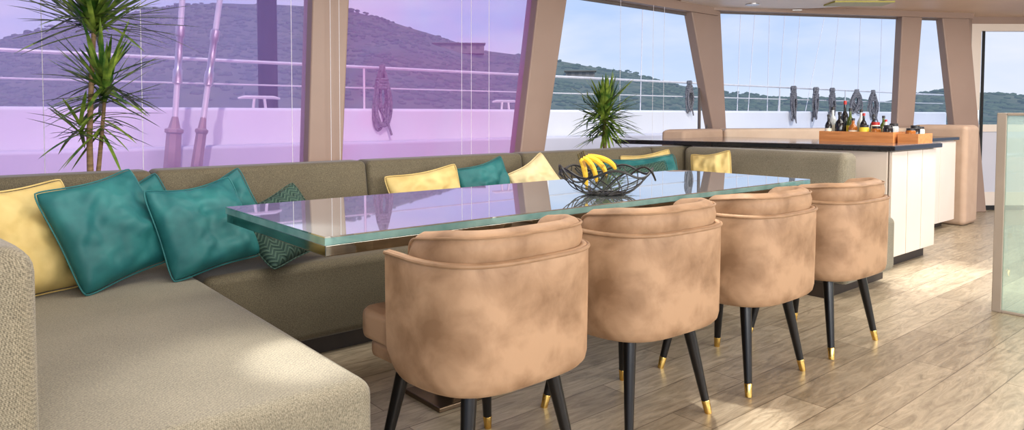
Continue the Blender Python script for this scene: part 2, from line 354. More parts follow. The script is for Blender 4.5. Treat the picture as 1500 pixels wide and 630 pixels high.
for i in range(5):
    a, b = xs[i]+.003, xs[i+1]-.003
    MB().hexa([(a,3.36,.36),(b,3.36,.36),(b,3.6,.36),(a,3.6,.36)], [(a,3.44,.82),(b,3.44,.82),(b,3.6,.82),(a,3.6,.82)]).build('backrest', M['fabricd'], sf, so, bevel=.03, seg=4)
MB().hexa([(4.58,2.13,.3),(4.85,2.13,.3),(4.85,3.35,.3),(4.58,3.35,.3)], [(4.66,2.13,.815),(4.85,2.13,.815),(4.85,3.43,.815),(4.66,3.43,.815)]).build('end_backrest', M['fabric'], sf, so, bevel=.05, seg=5)
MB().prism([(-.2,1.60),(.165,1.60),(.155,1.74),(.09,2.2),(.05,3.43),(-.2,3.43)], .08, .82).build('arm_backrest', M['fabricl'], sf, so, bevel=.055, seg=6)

# ------------------------------------------------------------------ dining table
TX0, TX1, TY0, TY1, TZ = .825, 3.48, 1.77, 2.58, .74
tb = thing('dining_table', 'long dining table with a mirror-glossy top and steel edge', 'table', (2.15, 2.18, 0)); to = tb.location.copy()
MB().box(TX0, TX1, TY0, TY1, TZ-.004, TZ).build('tabletop', M['top'], tb, to, smooth=False)
MB().box(TX0, TX1, TY0, TY1, TZ-.024, TZ-.0042).build('glass_edge', M['glassedge'], tb, to, smooth=False)
MB().box(TX0+.003, TX1-.003, TY0+.003, TY1-.003, TZ-.056, TZ-.0242).build('steel_edge', M['edge'], tb, to, bevel=.003)
for x in (1.56, 2.85):
    pd = MB().box(x-.07, x+.07, 2.12, 2.24, .02, TZ-.057).build('pedestal', M['pedestal'], tb, to, bevel=.01)
    MB().box(x-.17, x+.17, 2.06, 2.30, 0, .02).build('base_plate', M['pedestal'], pd, to, bevel=.005)

# ------------------------------------------------------------------ tub chairs
def upath(n, R0, yf, e=3.3):
    pts = []
    for k in range(6): pts.append(Vector((-R0, yf*(1-k/6), 0)))
    for k in range(n+1):
        a = pi+pi*k/n; c, s_ = math.cos(a), math.sin(a)
        pts.append(Vector((R0*math.copysign(abs(c)**(2/e), c), R0*math.copysign(abs(s_)**(2/e), s_), 0)))
    for k in range(1, 7): pts.append(Vector((R0, yf*k/6, 0)))
    ln = [0]
    for a, b in zip(pts, pts[1:]): ln.append(ln[-1]+(b-a).length)
    res = []; N = n+13
    for i in range(N):
        t = ln[-1]*i/(N-1); j = max(0, min(len(pts)-2, next((q for q in range(len(ln)-1) if ln[q+1] >= t), len(pts)-2)))
        f = 0 if ln[j+1] == ln[j] else (t-ln[j])/(ln[j+1]-ln[j]); res.append(pts[j].lerp(pts[j+1], min(1, max(0, f))))
    out = []
    for i, p in enumerate(res):
        t = (res[min(i+1, N-1)]-res[max(i-1, 0)]).normalized(); out.append((p, Vector((t.y, -t.x, 0))))
    return out
RC, YF, SB = .285, .05, .342
path = upath(44, RC, YF)
def rimz(p):
    b = max(0, min(1, (YF-p.y)/(YF+RC*.4))); b = b*b*(3-2*b); return .70-.004*b
def make_chair():
    t = thing('tub_chair', 'x', 'chair')
    rings = []; K = len(path)
    for i, (p, n) in enumerate(path):
        zr = rimz(p); h = zr-SB
        e = min(i, K-1-i); cl = .05*max(0, 1-e/4.0)**2      # rounded lower front corners
        prof = [(-.085, SB), (-.036, SB+.0005), (-.018, SB+.006), (-.007, SB+.018), (-.002, SB+.04), (0, SB+h*.5), (.001, SB+h*.8), (.001, zr-.012), (-.004, zr-.002), (-.013, zr), (-.024, zr-.004), (-.03, zr-.016), (-.046, SB+h*.6), (-.066, SB+.09)]
        rings.append([p+n*d+Vector((0, 0, z+(cl if z < SB+.05 else 0))) for d, z in prof])
    MB().sweep(rings).build('shell', M['velvet'], t, ang=60)
    MB().tube([p+n*(.001)+Vector((0, 0, rimz(p)-.007)) for p, n in path], .006, 8).build('piping', M['velvetp'], t)
    # inner back cushion: padded roll with soft vertical channels on its inner side
    bp = [(p, n) for p, n in upath(120, RC, YF) if p.y < -.02]; rings = []; tp = []; k = len(bp)
    for i, (p, n) in enumerate(bp):
        u = i/(k-1); e0 = min(u, 1-u); e = min(1, e0/.05); e = math.sqrt(max(.03, 1-(1-e)**2)); e2 = min(1, e0/.2); e2 = e2*e2*(3-2*e2)
        ch = abs(math.sin(u*pi*11))**.3
        zt = .70+.054*e+.016*e2; zb = .47; do = -.016; di = -.090-.006*ch*e
        do -= .012*(1-e); r_ = .026
        prof = [(do-.03, zb), (do-.016, zt-.10), (do-.002, zt-.062), (do, zt-r_*1.6), (do-.006, zt-r_*.65), (do-.018, zt-.004), (do-.036, zt+.003), (di+.026, zt-.002), (di+.008, zt-r_*.8), (di, zt-r_*2.0), (di, zb)]
        rings.append([p+n*d+Vector((0, 0, z)) for d, z in prof]); tp.append(p+n*(do-.004)+Vector((0, 0, zt-r_*.5)))
    bc = MB().sweep(rings).build('back_cushion', M['velvet'], t, ang=80)
    MB().tube(tp, .004, 6).build('cushion_piping', M['velvetp'], bc)
    inner = [(p-n*.062) for p, n in path]
    poly = [(v.x, v.y) for v in inner] + [(.225, .23), (.2, .262), (-.2, .262), (-.225, .23)]
    MB().prism(poly, SB, .395).build('seat_base', M['velvet'], t, bevel=.018, seg=4)
    inner = [(p-n*.068) for p, n in path]
    poly = [(v.x, v.y) for v in inner] + [(.245, .10), (.245, .25), (.215, .285), (-.215, .285), (-.245, .25), (-.245, .10)]
    MB().prism(poly, .397, .49).build('seat_cushion', M['velvet'], t, bevel=.03, seg=5)
    for sx in (-1, 1):
        for sy in (-1, 1):
            a, b = Vector((sx*.15, sy*.15, .347)), Vector((sx*.212, sy*.205, 0)); f = lambda q: a.lerp(b, q)
            lg = MB().tube([f(0), f(.86)], [.023, .0145], 14).build('leg', M['blackleg'], t)
            tag(MB().tube([f(.86), f(.865), f(1)], [.0147, .0154, .0125], 14).build('leg_tip', M['brass'], lg), 'brass leg tip')
    return t
chair_specs = [(1.25, 1.65, 2, 'tan velvet tub chair closest to the chaise end of the sofa'),
               (1.925, 1.655, -1, 'second tan velvet tub chair from the chaise, in front of the fruit bowl'),
               (2.58, 1.64, 1, 'third tan velvet tub chair from the chaise'),
               (3.235, 1.625, -1, 'tan velvet tub chair farthest down the table, by the white cabinet')]
ch0 = make_chair()
chairs = [ch0]+[copy_tree(ch0) for _ in range(3)]
for c, (x, y, rz, lb) in zip(chairs, chair_specs):
    c.location = (x, y, 0); c.rotation_euler = (0, 0, R(rz)); tag(c, lb, 'chair', 'tub chairs along the table')

# ------------------------------------------------------------------ cushions
def cushion(label, w, h, T, m, X_, Y_, az, tilt, roll, group='scatter cushions on the sofa', zrest=SEAT, seed=0):
    n = 22; mb = MB(); vs = []
    def pt(i, j, sgn):
        u, v = -1+2*i/n, -1+2*j/n
        x = w/2*u*(1-.07*(1-v*v)); y = h/2*v*(1-.09*(1-u*u))
        if v > 0: y -= .04*h*(v**2)*(1-u*u)                      # sagging top edge
        k = (abs(u)*abs(v))**5; x *= 1-.08*k; y *= 1-.08*k         # softened corners
        e = max(0, (1-u*u))*max(0, (1-v*v)); z = T/2*(e**.48)*(1-.22*v)
        wr = noise.noise(Vector((u*2.0+seed*3.1, v*2.0, sgn*2+seed)))*.036*(e**.35) + noise.noise(Vector((u*5+seed, v*5-seed, sgn*4)))*.02*(e**.3) + .016*math.sin(8*(u-v)+seed)*(e**.5)*(abs(u*v)**.7)
        bend = .022*math.sin(u*1.6+seed)*v
        return Vector((x, y, sgn*(z+wr*(1 if e > 0 else 0))+bend))
    idx = {}
    for sgn in (1, -1):
        for i in range(n+1):
            for j in range(n+1):
                edge = i in (0, n) or j in (0, n)
                if edge and sgn == -1: idx[(sgn, i, j)] = idx[(1, i, j)]; continue
                idx[(sgn, i, j)] = len(vs); vs.append(pt(i, j, sgn))
    fs = []
    for sgn in (1, -1):
        for i in range(n):
            for j in range(n):
                q = [idx[(sgn, i, j)], idx[(sgn, i+1, j)], idx[(sgn, i+1, j+1)], idx[(sgn, i, j+1)]]
                fs.append(tuple(q if sgn == 1 else q[::-1]))
    az, tilt, roll = R(az), R(tilt), R(roll)
    nz = Vector((math.cos(az)*math.cos(tilt), math.sin(az)*math.cos(tilt), math.sin(tilt)))
    uy = Vector((-math.cos(az)*math.sin(tilt), -math.sin(az)*math.sin(tilt), math.cos(tilt)))
    ux = uy.cross(nz); B = Matrix((ux, uy, nz)).transposed() @ Matrix.Rotation(roll, 3, 'Z')
    mb.add(vs, fs); o = mb.build('cushion', m, sub=1, smooth=True)
    mz = min((B@v).z for v in vs)
    o.rotation_euler = B.to_euler(); o.location = (X_, Y_, zrest-mz+.004)
    loop = [(i, 0) for i in range(n)]+[(n, j) for j in range(n)]+[(n-i, n) for i in range(n)]+[(0, n-j) for j in range(n)]
    MB().tube([vs[idx[(1, i, j)]] for i, j in loop], .003, 6, closed=True).build('piping', m, o)
    return tag(o, label, 'cushion', group)
cushion('large yellow cushion in the sofa corner against the left arm', .45, .44, .14, M['yellow'], .25, 2.99, -64, 24, 2, seed=1)
cushion('large teal cushion leaning beside the yellow corner cushion', .42, .43, .15, M['teal'], .53, 2.98, -68, 26, 11, seed=2)
cushion('teal cushion half hidden behind the first large teal cushion', .32, .32, .10, M['teal'], .69, 3.285, -96, 12, 24, seed=3)
cushion('teal cushion leaning in front of another beside the chevron cushion', .40, .40, .15, M['teal'], .865, 2.97, -80, 27, 7, seed=4)
cushion('teal cushion peeking above behind, next to the chevron cushion', .34, .32, .10, M['teal'], 1.03, 3.285, -96, 12, 24, seed=5)
cushion('dark green chevron patterned cushion lying near the table corner', .38, .36, .12, M['chev'], 1.2, 3.0, -88, 42, 20, seed=6)
cushion('wide yellow cushion on the bench behind the near half of the table', .46, .36, .14, M['yellow'], 2.12, 3.24, -95, 20, 6, seed=7)
cushion('teal cushion between the two yellow cushions behind the table', .37, .36, .13, M['teal'], 2.54, 3.26, -95, 14, 12, seed=8)
cushion('pale yellow cushion standing on a slant left of the fruit bowl', .33, .33, .12, M['pale'], 2.92, 3.24, -105, 16, 28, seed=9)
cushion('wide teal cushion in the far sofa corner', .74, .36, .14, M['teal'], 3.82, 3.19, -110, 18, 3, seed=10)
cushion('dark chevron lumbar cushion in front of the wide teal one', .52, .36, .10, M['chev'], 3.6, 3.0, -112, 22, 2, seed=11)
cushion('yellow cushion behind the wide teal cushion by the small plant', .42, .37, .08, M['yellow'], 4.09, 3.31, -110, 8, 6, seed=12)
cushion('yellow cushion leaning on the end backrest right of the wide teal one', .30, .39, .12, M['yellow'], 4.37, 2.96, -155, 14, 6, seed=13)

# ------------------------------------------------------------------ fruit bowl
bc = PZ(887, 285, TZ); bw = thing('wire_fruit_bowl', 'black wire fruit bowl on the glossy table', 'bowl', (bc.x, bc.y, TZ))
def ringp(r, z, wav=0, k=5, n=72, ph=0): return [(r*math.cos(2*pi*i/n), r*math.sin(2*pi*i/n), z+wav*math.sin(k*2*pi*i/n+ph)) for i in range(n)]
BH, BR = .096, .19
MB().tube(ringp(.075, .006), .005, 6, True).build('base_ring', M['wire'], bw)
MB().tube(ringp(BR, BH, .016, 5), .005, 6, True).build('rim', M['wire'], bw)
rb = MB()
for k in range(16):
    a0 = 2*pi*k/16
    for tw in (.75, -.75):
        pts = []
        for i in range(9):
            u = i/8; a = a0+tw*u; r = .075+(BR-.075)*u**.85; pts.append((r*math.cos(a), r*math.sin(a), .006+(BH-.006)*u**1.5+.016*u*math.sin(5*a)))
        if k % 2 == 0 or tw > 0: rb.tube(pts, .0024, 5)
for k in range(6):
    a = pi*k/6; rb.tube([(.075*math.cos(a), .075*math.sin(a), .006), (-.075*math.cos(a), -.075*math.sin(a), .006)], .0026, 5)
rb.build('wire_mesh', M['wire'], bw)
for a0 in (.4, 2.5, 4.4):
    MB().tube([((BR+.02*math.sin(u*pi))*math.cos(a0+u*1.1), (BR+.02*math.sin(u*pi))*math.sin(a0+u*1.1), BH+.03*math.sin(u*2*pi)) for u in [i/14 for i in range(15)]], .0042, 6).build('curl', M['wire'], bw)
view = Vector((bc.x, bc.y, 0)).normalized(); side = Vector((view.y, -view.x, 0))
for k, lb in enumerate(['banana lowest and leftmost in the bunch, steepest in the bowl', 'second banana of the bunch, nested beside the lowest one', 'third banana of the bunch, nested under the outermost one', 'outermost banana of the bunch, reaching farthest right in the wire bowl']):
    o = thing('banana', lb, 'banana', (bc.x, bc.y, TZ+.02), group='bananas in the bowl')
    ang = R(-6+4*k); d = side*math.cos(ang)+view*math.sin(ang); pts = []; rad = []
    base = -side*(.106-.006*k)+view*(-.045+.028*k)+Vector((0, 0, .128+.003*k))
    rx, rz_ = .018+.033*k, .118-.020*k
    for i in range(15):
        u = i/14; th = u*1.55
        pts.append(base + d*(rx*math.sin(th)+.012*u) + Vector((0, 0, -rz_*(1-math.cos(th)))))
        rad.append(.0108*(math.sin(pi*min(1, max(.0, .1+u*.86)))**.4)+.001)
    MB().tube(pts[1:], rad[1:], 8).build('peel', M['banana'], o)
    MB().tube([pts[0]+Vector((0, 0, .022))-d*.006, pts[0], pts[1]], [.0042, .0048, .007], 7).build('stem', M['bananatip'], o)
    e_ = (pts[-1]-pts[-2]).normalized(); MB().tube([pts[-1]-e_*.004, pts[-1]+e_*.010], [.0064, .004], 7).build('tip', M['bananatip'], o)

# ------------------------------------------------------------------ kitchen island
IX0, IX1, IY0, IY1, WZ = 5.06, 5.86, 2.0, 3.8, .86
kc = thing('kitchen_island', 'white handleless kitchen cabinet behind the end of the sofa', 'cabinet', (5.45, 2.9, 0)); ko = kc.location.copy()
MB().box(IX0+.06, IX1-.04, IY0+.06, IY1, 0, .08).build('plinth', M['plinth'], kc, ko, smooth=False)
MB().box(IX0+.02, IX1, IY0+.022, IY1, .08, WZ-.036).build('body', M['grey'], kc, ko, smooth=False)
w = (IX1-IX0)/3
for i in range(3): MB().box(IX0+i*w+.005, IX0+(i+1)*w-.005, IY0, IY0+.02, .085, WZ-.045).build('door', M['white'], kc, ko, bevel=.003)
MB().box(IX0, IX0+.019, IY0+.03, IY1, .085, WZ-.045).build('side_panel', M['white'], kc, ko, bevel=.003)
wp = [(IX0-.03, IY0-.03), (IX1+.03, IY0-.03), (IX1+.03, 3.84), (5.1, 3.84), (4.52, 4.02), (4.9, 2.7)]
wt = MB().prism(wp, WZ-.036, WZ-.004).build('worktop', M['black'], None, (5.45, 2.9, WZ-.036), bevel=.004)
tag(wt, 'long dark worktop over the white kitchen cabinet', 'worktop')
wc = Vector((5.3, 2.95, 0)); wq = [(wc.x+(x-wc.x)*.985, wc.y+(y-wc.y)*.99) for x, y in wp]
MB().prism(wq, WZ-.0038, WZ).build('stone_surface', M['counter'], wt, (5.45, 2.9, WZ-.036), smooth=False)
k2 = thing('base_cabinet', 'white lower cabinet further back by the side door', 'cabinet', (6.95, 2.7, 0)); ko = k2.location.copy()
MB().box(6.4, 7.5, 2.5, 3.0, 0, .07).build('plinth', M['plinth'], k2, ko, smooth=False)
MB().box(6.35, 7.52, 2.42, 3.0, .07, WZ-.03).build('body', M['white'], k2, ko, smooth=False)
for i in range(3): MB().box(6.35+i*.39+.004, 6.35+(i+1)*.39-.004, 2.4, 2.419, .075, WZ-.04).build('door', M['white'], k2, ko, bevel=.003)
tag(MB().box(6.32, 7.55, 2.38, 3.02, WZ-.03, WZ).build('worktop', M['black'], None, (6.95, 2.7, WZ-.03), bevel=.004), 'short dark worktop over the back cabinet', 'worktop')
# padded bench backs round the front windows
bb = thing('upholstered_bench', 'beige upholstered bench back wrapping round under the front windows', 'bench', (6.6, 3.4, 0)); bo = bb.location.copy()
nB = Vector((dB.y, -dB.x, 0))
MB().hexa([(5.14,3.88,.05),(5.98,3.88,.05),(6.02,4.06,.05),(5.14,4.06,.05)], [(5.36,3.92,.935),(5.98,3.92,.935),(6.02,4.06,.935),(5.2,4.06,.935)]).build('backrest', M['beige'], bb, bo, bevel=.03)
q0, q1 = P3+nB*.03+dB*.05, P3+nB*.03+dB*(s4+.12)
slab(q0, q1, .05, .935, 0, .18).build('backrest', M['cream'], bb, bo, bevel=.03)
MB().box(7.62, 7.98, 2.34, 2.84, 0.0, .97).build('arm', M['beige'], bb, bo, bevel=.05, seg=5)

# tray with bottles
tr = thing('wooden_tray', 'long wooden tray full of bottles on the dark worktop', 'tray', (5.63, 2.45, WZ)); t0 = tr.location.copy()
MB().box(5.5, 5.78, 2.17, 2.73, WZ, WZ+.012).build('tray_base', M['traywood'], tr, t0, smooth=False)
MB().box(5.5, 5.512, 2.17, 2.73, WZ+.012, WZ+.08).box(5.768, 5.78, 2.17, 2.73, WZ+.012, WZ+.08).box(5.512, 5.768, 2.17, 2.182, WZ+.012, WZ+.08).box(5.512, 5.768, 2.718, 2.73, WZ+.012, WZ+.08).build('tray_side', M['traywood'], tr, t0, smooth=False)
b2 = thing('wooden_box', 'small open wooden box at the front end of the tray', 'box', (5.66, 2.08, WZ)); t0 = b2.location.copy()
MB().box(5.53, 5.8, 2.01, 2.15, WZ, WZ+.01).build('box_base', M['traywood'], b2, t0, smooth=False)
MB().box(5.53, 5.54, 2.01, 2.15, WZ+.01, WZ+.07).box(5.79, 5.8, 2.01, 2.15, WZ+.01, WZ+.07).box(5.54, 5.79, 2.01, 2.02, WZ+.01, WZ+.07).box(5.54, 5.79, 2.14, 2.15, WZ+.01, WZ+.07).build('box_side', M['traywood'], b2, t0, smooth=False)
bm_ = {'dark': mat('dark glass', (20, 18, 22), (30, 28, 32), 5, .1), 'green': mat('olive glass', (60, 74, 26), (84, 98, 40), 5, .1), 'clear': mat('pale glass', (190, 196, 196), (214, 220, 220), 5, .1),
       'amber': mat('amber glass', (150, 84, 30), (176, 106, 44), 5, .12), 'yel': mat('yellow plastic', (230, 196, 50), (240, 208, 70), 5, .35), 'lab': mat('cream label', (232, 226, 206), (240, 234, 216), 8, .6), 'red': mat('red cap', (170, 36, 30), (186, 46, 38), 8, .4), 'cap': mat('dark cap', (36, 34, 36), (46, 44, 46), 8, .4)}
def bottle(x, y, h, r, body, cap, lab, label, jar=False, z=WZ+.0125):
    o = thing('jar' if jar else 'bottle', label, 'jar' if jar else 'bottle', (x, y, z), group='bottles and jars on the tray')
    if jar: prof = [(r*.9, 0), (r, .006), (r, h*.78), (r*.86, h*.84)]; nk, zt = r*.88, h*.84
    else: prof = [(r*.9, 0), (r, .006), (r, h*.55), (r*.8, h*.64), (r*.36, h*.74), (r*.34, h*.9)]; nk, zt = r*.42, h*.9
    MB().lathe(prof, 18).build('glass', bm_[body], o)
    MB().lathe([(nk, 0), (nk, h-zt-.002), (nk*.9, h-zt)], 16, (0, 0, zt)).build('cap', bm_[cap], o)
    if lab: MB().lathe([(r*1.001, h*.15), (r*1.015, h*.15), (r*1.015, h*.45), (r*1.001, h*.45)], 18).build('label', bm_[lab], o)
for a in [(5.62, 2.68, .26, .030, 'clear', 'cap', 'lab', 'clear tall bottle at the far left end of the tray'),
          (5.70, 2.62, .31, .028, 'dark', 'red', None, 'tallest slim dark bottle with red cap in the tray'),
          (5.57, 2.60, .22, .034, 'dark', 'cap', None, 'dark bottle at the tray side nearest the sofa'),
          (5.64, 2.55, .25, .028, 'green', 'cap', 'yel', 'green oil bottle with yellow label in the tray'),
          (5.72, 2.50, .24, .03, 'clear', 'cap', None, 'clear bottle in the middle back of the tray'),
          (5.58, 2.50, .17, .032, 'amber', 'cap', 'lab', 'amber bottle with cream label in the tray'),
          (5.71, 2.40, .20, .028, 'dark', 'cap', 'lab', 'short dark bottle with cream label in the tray'),
          (5.55, 2.68, .20, .026, 'dark', 'cap', 'lab', 'slim dark bottle with pale label at the tray corner by the sofa'),
          (5.65, 2.45, .21, .026, 'dark', 'red', 'yel', 'dark sauce bottle with red cap and yellow label in mid tray'),
          (5.72, 2.33, .19, .026, 'green', 'cap', None, 'short green bottle toward the front of the tray'),
          (5.64, 2.28, .16, .024, 'clear', 'red', None, 'small clear bottle with red cap near the tray front')]: bottle(*a)
for a in [(5.57, 2.41, .12, .036, 'yel', 'cap', None, 'yellow jar with dark lid in the tray'), (5.65, 2.36, .14, .034, 'lab', 'red', None, 'cream jar with red lid in the tray'),
          (5.57, 2.32, .11, .034, 'amber', 'cap', None, 'small amber jar near the front end of the tray'), (5.71, 2.25, .13, .034, 'clear', 'cap', 'yel', 'pale glass jar with yellow label in the tray'),
          (5.56, 2.23, .12, .034, 'dark', 'cap', 'lab', 'dark jar with pale label at the front corner of the tray')]: bottle(*a, jar=True)
for a in [(5.58, 2.08, .10, .034, 'amber', 'cap', None, 'brown spice jar in the small wooden box'), (5.66, 2.08, .12, .034, 'dark', 'cap', 'lab', 'dark spice jar with label in the small wooden box'), (5.745, 2.08, .11, .034, 'lab', 'cap', None, 'white spice jar in the small wooden box')]: bottle(*a, jar=True, z=WZ+.0105)

# glass screen at right
gx = 4.45; gs = thing('glass_screen', 'grey framed greenish glass screen standing at the right edge', 'screen', (gx, .7, 0)); go = gs.location.copy()
fr = MB().box(gx-.012, gx+.012, 1.18, 1.225, 0, 1.08); fr.box(gx-.012, gx+.012, .1, .16, 0, 1.08); fr.box(gx-.012, gx+.012, .16, 1.18, 1.065, 1.08); fr.box(gx-.012, gx+.012, .16, 1.18, 0, .015)
fr.build('frame', M['grey'], gs, go, bevel=.004)
MB().box(gx-.005, gx+.005, .16, 1.18, .015, 1.065).build('glass_panel', M['frost'], gs, go, smooth=False)

# ------------------------------------------------------------------ plants
def rosette(mb, c, n, l0, l1, w, el0, el1, seed, ymax=WY-.06, dr=1.0, spr=.06):
    rnd = random.Random(seed)
    for k in range(n):
        az = 2*pi*(k*.381966)+rnd.uniform(-.3, .3); el = R(rnd.uniform(el0, el1)); L_ = rnd.uniform(l0, l1); droop = dr*rnd.uniform(.2, .7)*(1.1-math.sin(max(0, el)))
        d = Vector((math.cos(az)*math.cos(el), math.sin(az)*math.cos(el), math.sin(el))); sd = Vector((-math.sin(az), math.cos(az), 0))
        base = Vector(c)+Vector((0, 0, rnd.uniform(-spr, spr))); vs = []
        N = 7
        for i in range(N+1):
            u = i/N; p = base+d*(L_*u)+Vector((0, 0, -droop*L_*u*u*.75)); ww = w*(.55+.9*u)*(1-u)**.7*1.25+.0006
            q = [p+sd*ww, p+Vector((0, 0, -ww*.35)), p-sd*ww]
            for v in q: v.y = min(v.y, ymax-.004*(k % 5))
            vs += q
        fs = []
        for i in range(N):
            for j in range(2): fs.append((i*3+j, i*3+j+1, i*3+j+4, i*3+j+3))
        mb.add(vs, fs)
def plant(label, base, pot_r, stems, ros):
    t = thing('dracaena_plant', label, 'plant', base); b = Vector(base)
    MB().lathe([(pot_r*.8, 0), (pot_r, .15), (pot_r, .165), (pot_r*.9, .165), (pot_r*.88, .15)], 24).build('pot', M['pot'], t)
    MB().lathe([(pot_r*.87, .145), (pot_r*.5, .155), (.001, .157)], 20).build('soil', M['soil'], t)
    for pts, r0, r1 in stems: MB().tube([Vector(p)-b for p in pts], [r0+(r1-r0)*i/(len(pts)-1) for i in range(len(pts))], 10).build('stem', M['trunk'], t)
    for a in ros:
        mb = MB(); rosette(mb, Vector(a[0]), *a[1:]); mb.build('leaf_rosette', M['leaf'], t, org=b)
YM = WY-.06
p = PY(132, 243, 3.76); bx = p.x; P = lambda x, y: PY(x, y, 3.76)
plant('tall two-headed dracaena behind the sofa at the left window', (bx, 3.76, .62), .12,
      [([(bx, 3.76, .76), P(131, 200), P(134, 120), P(138, 34)], .015, .010), ([(bx+.03, 3.77, .76), P(148, 210), P(153, 150)], .011, .008)],
      [(P(138, 34), 105, .30, .52, .0125, -12, 70, 1, YM, .35), (P(152, 134), 92, .20, .36, .012, -25, 70, 2, YM, .4), (P(150, 180), 24, .14, .28, .010, -40, 15, 3, YM, .5), (P(118, 190), 26, .14, .26, .010, -20, 50, 4, YM, .5, .03)])
p = PY(886, 214, 3.85); bx = p.x; P2 = lambda x, y: PY(x, y, 3.85)
plant('small bushy dracaena on the ledge behind the far sofa corner', (bx, 3.85, .62), .11,
      [([(bx, 3.85, .76), P2(886, 190), P2(886, 165)], .018, .013)], [(P2(886, 168), 150, .22, .37, .0145, -30, 80, 8, YM, .4), (P2(886, 188), 60, .16, .32, .013, -30, 30, 9, YM, .5)])

# thin blind cords hanging in front of the glass
for x, lb in [(62, 'leftmost thin white blind cord, behind the tall plant'), (207, 'thin white blind cord just right of the tall plant'), (427, 'thin white blind cord at the right edge of the first violet window'), (484, 'left of two thin white cords in front of the wide pillar'), (497, 'right of two thin white cords in front of the wide pillar'),
              (676, 'left of three thin white cords in the second violet window'), (690, 'middle of three thin white cords in the second violet window'), (716, 'right of three thin white cords in the second violet window'),
              (908, 'thin white blind cord crossing the small plant'), (956, 'thin white cord just right of the small plant'), (972, 'thin white cord near the narrow corner pillar')]:
    p = PY(x, 120, WY-.035)
    tag(MB().tube([(0, 0, 0), (.004, 0, 2.055-.621)], .0017, 6).build('blind_cord', M['ropew'], None), lb, 'cord', 'thin cords hanging in front of the windows').location = (p.x, WY-.035, .621)

# ------------------------------------------------------------------ outside: deck, bulwark, rails, rigging
struct('side_deck', MB().box(-6, 17, 4.26, 5.9, .4, .5), M['deck'], 'pale side deck outside the windows', 'deck', smooth=False)
struct('bulwark', MB().box(-6, 17, 5.62, 5.92, .5, 1.125), M['gel'], 'white bulwark along the side deck', 'bulwark', bevel=.03)
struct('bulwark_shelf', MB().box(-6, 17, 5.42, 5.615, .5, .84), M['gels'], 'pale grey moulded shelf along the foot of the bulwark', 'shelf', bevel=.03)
gr = thing('guard_rail', 'stainless guard rail with wires along the bulwark outside the windows', 'railing', (5, 5.7, 1.125)); gro = gr.location.copy()
MB().tube([(-6, 5.7, 1.495), (17, 5.7, 1.495)], .014, 8).build('top_rail', M['rail'], gr, gro)
MB().tube([(-6, 5.7, 1.31), (17, 5.7, 1.31)], .007, 6).build('lower_wire', M['rail'], gr, gro)
for x in (-2.5, .2, 3.05, 5.3, 8.3, 10.2, 12.4, 14.6): MB().tube([(x, 5.7, 1.125), (x, 5.7, 1.495)], .011, 8).build('post', M['rail'], gr, gro)
p = PY(393, 148, 5.82); tag(MB().lathe([(.078, 0), (.078, 4)], 16).build('spar', M['carbon'], None), 'dark carbon spar rising outside the left window', 'spar').location = (p.x, 5.82, 1.126)
def cleat(x, label):
    p = PY(x, 150, 5.66); o = thing('deck_cleat', label, 'cleat', (p.x, 5.66, 1.125), group='cleats on the bulwark')
    MB().tube([(-.17, 0, .075), (-.12, 0, .085), (.12, 0, .085), (.17, 0, .075)], [.008, .014, .014, .008], 8).build('horn', M['rail'], o)
    for s_ in (-1, 1): MB().tube([(.05*s_, 0, 0), (.04*s_, 0, .085)], .012, 8).build('foot', M['rail'], o)
cleat(380, 'steel cleat on the bulwark beside the dark spar'); cleat(740, 'steel cleat on the bulwark left of the leaning pillar')
for (xt, xb, tw, lb) in ((322, 288, .036, 'right hand steel shroud with turnbuckle outside the left window'), (267, 252, .05, 'left hand steel shroud with turnbuckle outside the left window')):
    a, b = PY(xb, 245, 5.2), PY(xt, 0, 5.2); d = (b-a).normalized(); base = a-d*((a.z-.5)/d.z); L_ = (b-base).length
    o = thing('rigging_shroud', lb, 'rigging', base, group='shrouds outside the left window'); f = lambda s: d*s
    MB().tube([f(0), f(L_*1.6)], .02, 10).build('rod', M['rail'], o)
    MB().tube([f(.05), f(.06), f(.44), f(.45), f(.47), f(.48), f(.56)], [tw*1.15, tw*1.2, tw, tw*1.25, tw*1.25, tw*.8, .02], 8).build('turnbuckle', M['turn'], o)
    MB().tube([f(.78), f(.79), f(.88), f(.89), f(1.1), f(1.11), f(1.18), f(1.19)], [.02, .032, .032, .024, .024, .032, .032, .02], 12).build('collar', M['steel'], o)
    MB().box(-.08, .08, -.06, .06, 0, .04).build('chainplate', M['steel'], o, bevel=.008)
def ropecoil(x, Y, h, wd, label, rz=0, first=[None]):
    p = PY(x, 130, Y)
    if first[0] is None:
        rnd = random.Random(5); o = thing('rope_coil', label, 'rope'); mb = MB()
        for k in range(7):
            a = .03+.03*rnd.random(); hh = .30+.18*rnd.random(); ph = .012*(k-3); tw = rnd.uniform(-.05, .05)
            mb.tube([(a*math.sin(t)*(1-.6*math.cos(t))+ph*(1-math.cos(t))*.7+tw*(1-math.cos(t))*.5, ph*.8+.01*math.sin(3*t), -hh/2+hh/2*math.cos(t)) for t in [2*pi*i/24 for i in range(24)]], .012, 6, True)
        mb.tube([(.02, -.03, -.06), (.05, -.03, -.25), (.03, -.03, -.40), (.07, -.03, -.50)], .010, 6)
        mb.build('loops', M['rope'], o)
        mb = MB()
        for k in range(4): mb.tube([(.045*math.cos(t), .04*math.sin(t), -.10-.02*k) for t in [2*pi*i/16 for i in range(16)]], .012, 6, True)
        mb.build('wrapping', M['rope'], o); first[0] = o
    else: o = copy_tree(first[0])
    o.location = (p.x, Y-.085, 1.51); o.rotation_euler = (0, 0, R(rz)); o.scale = (wd, 1, h); tag(o, label, 'rope', 'rope coils hanging on the rail')
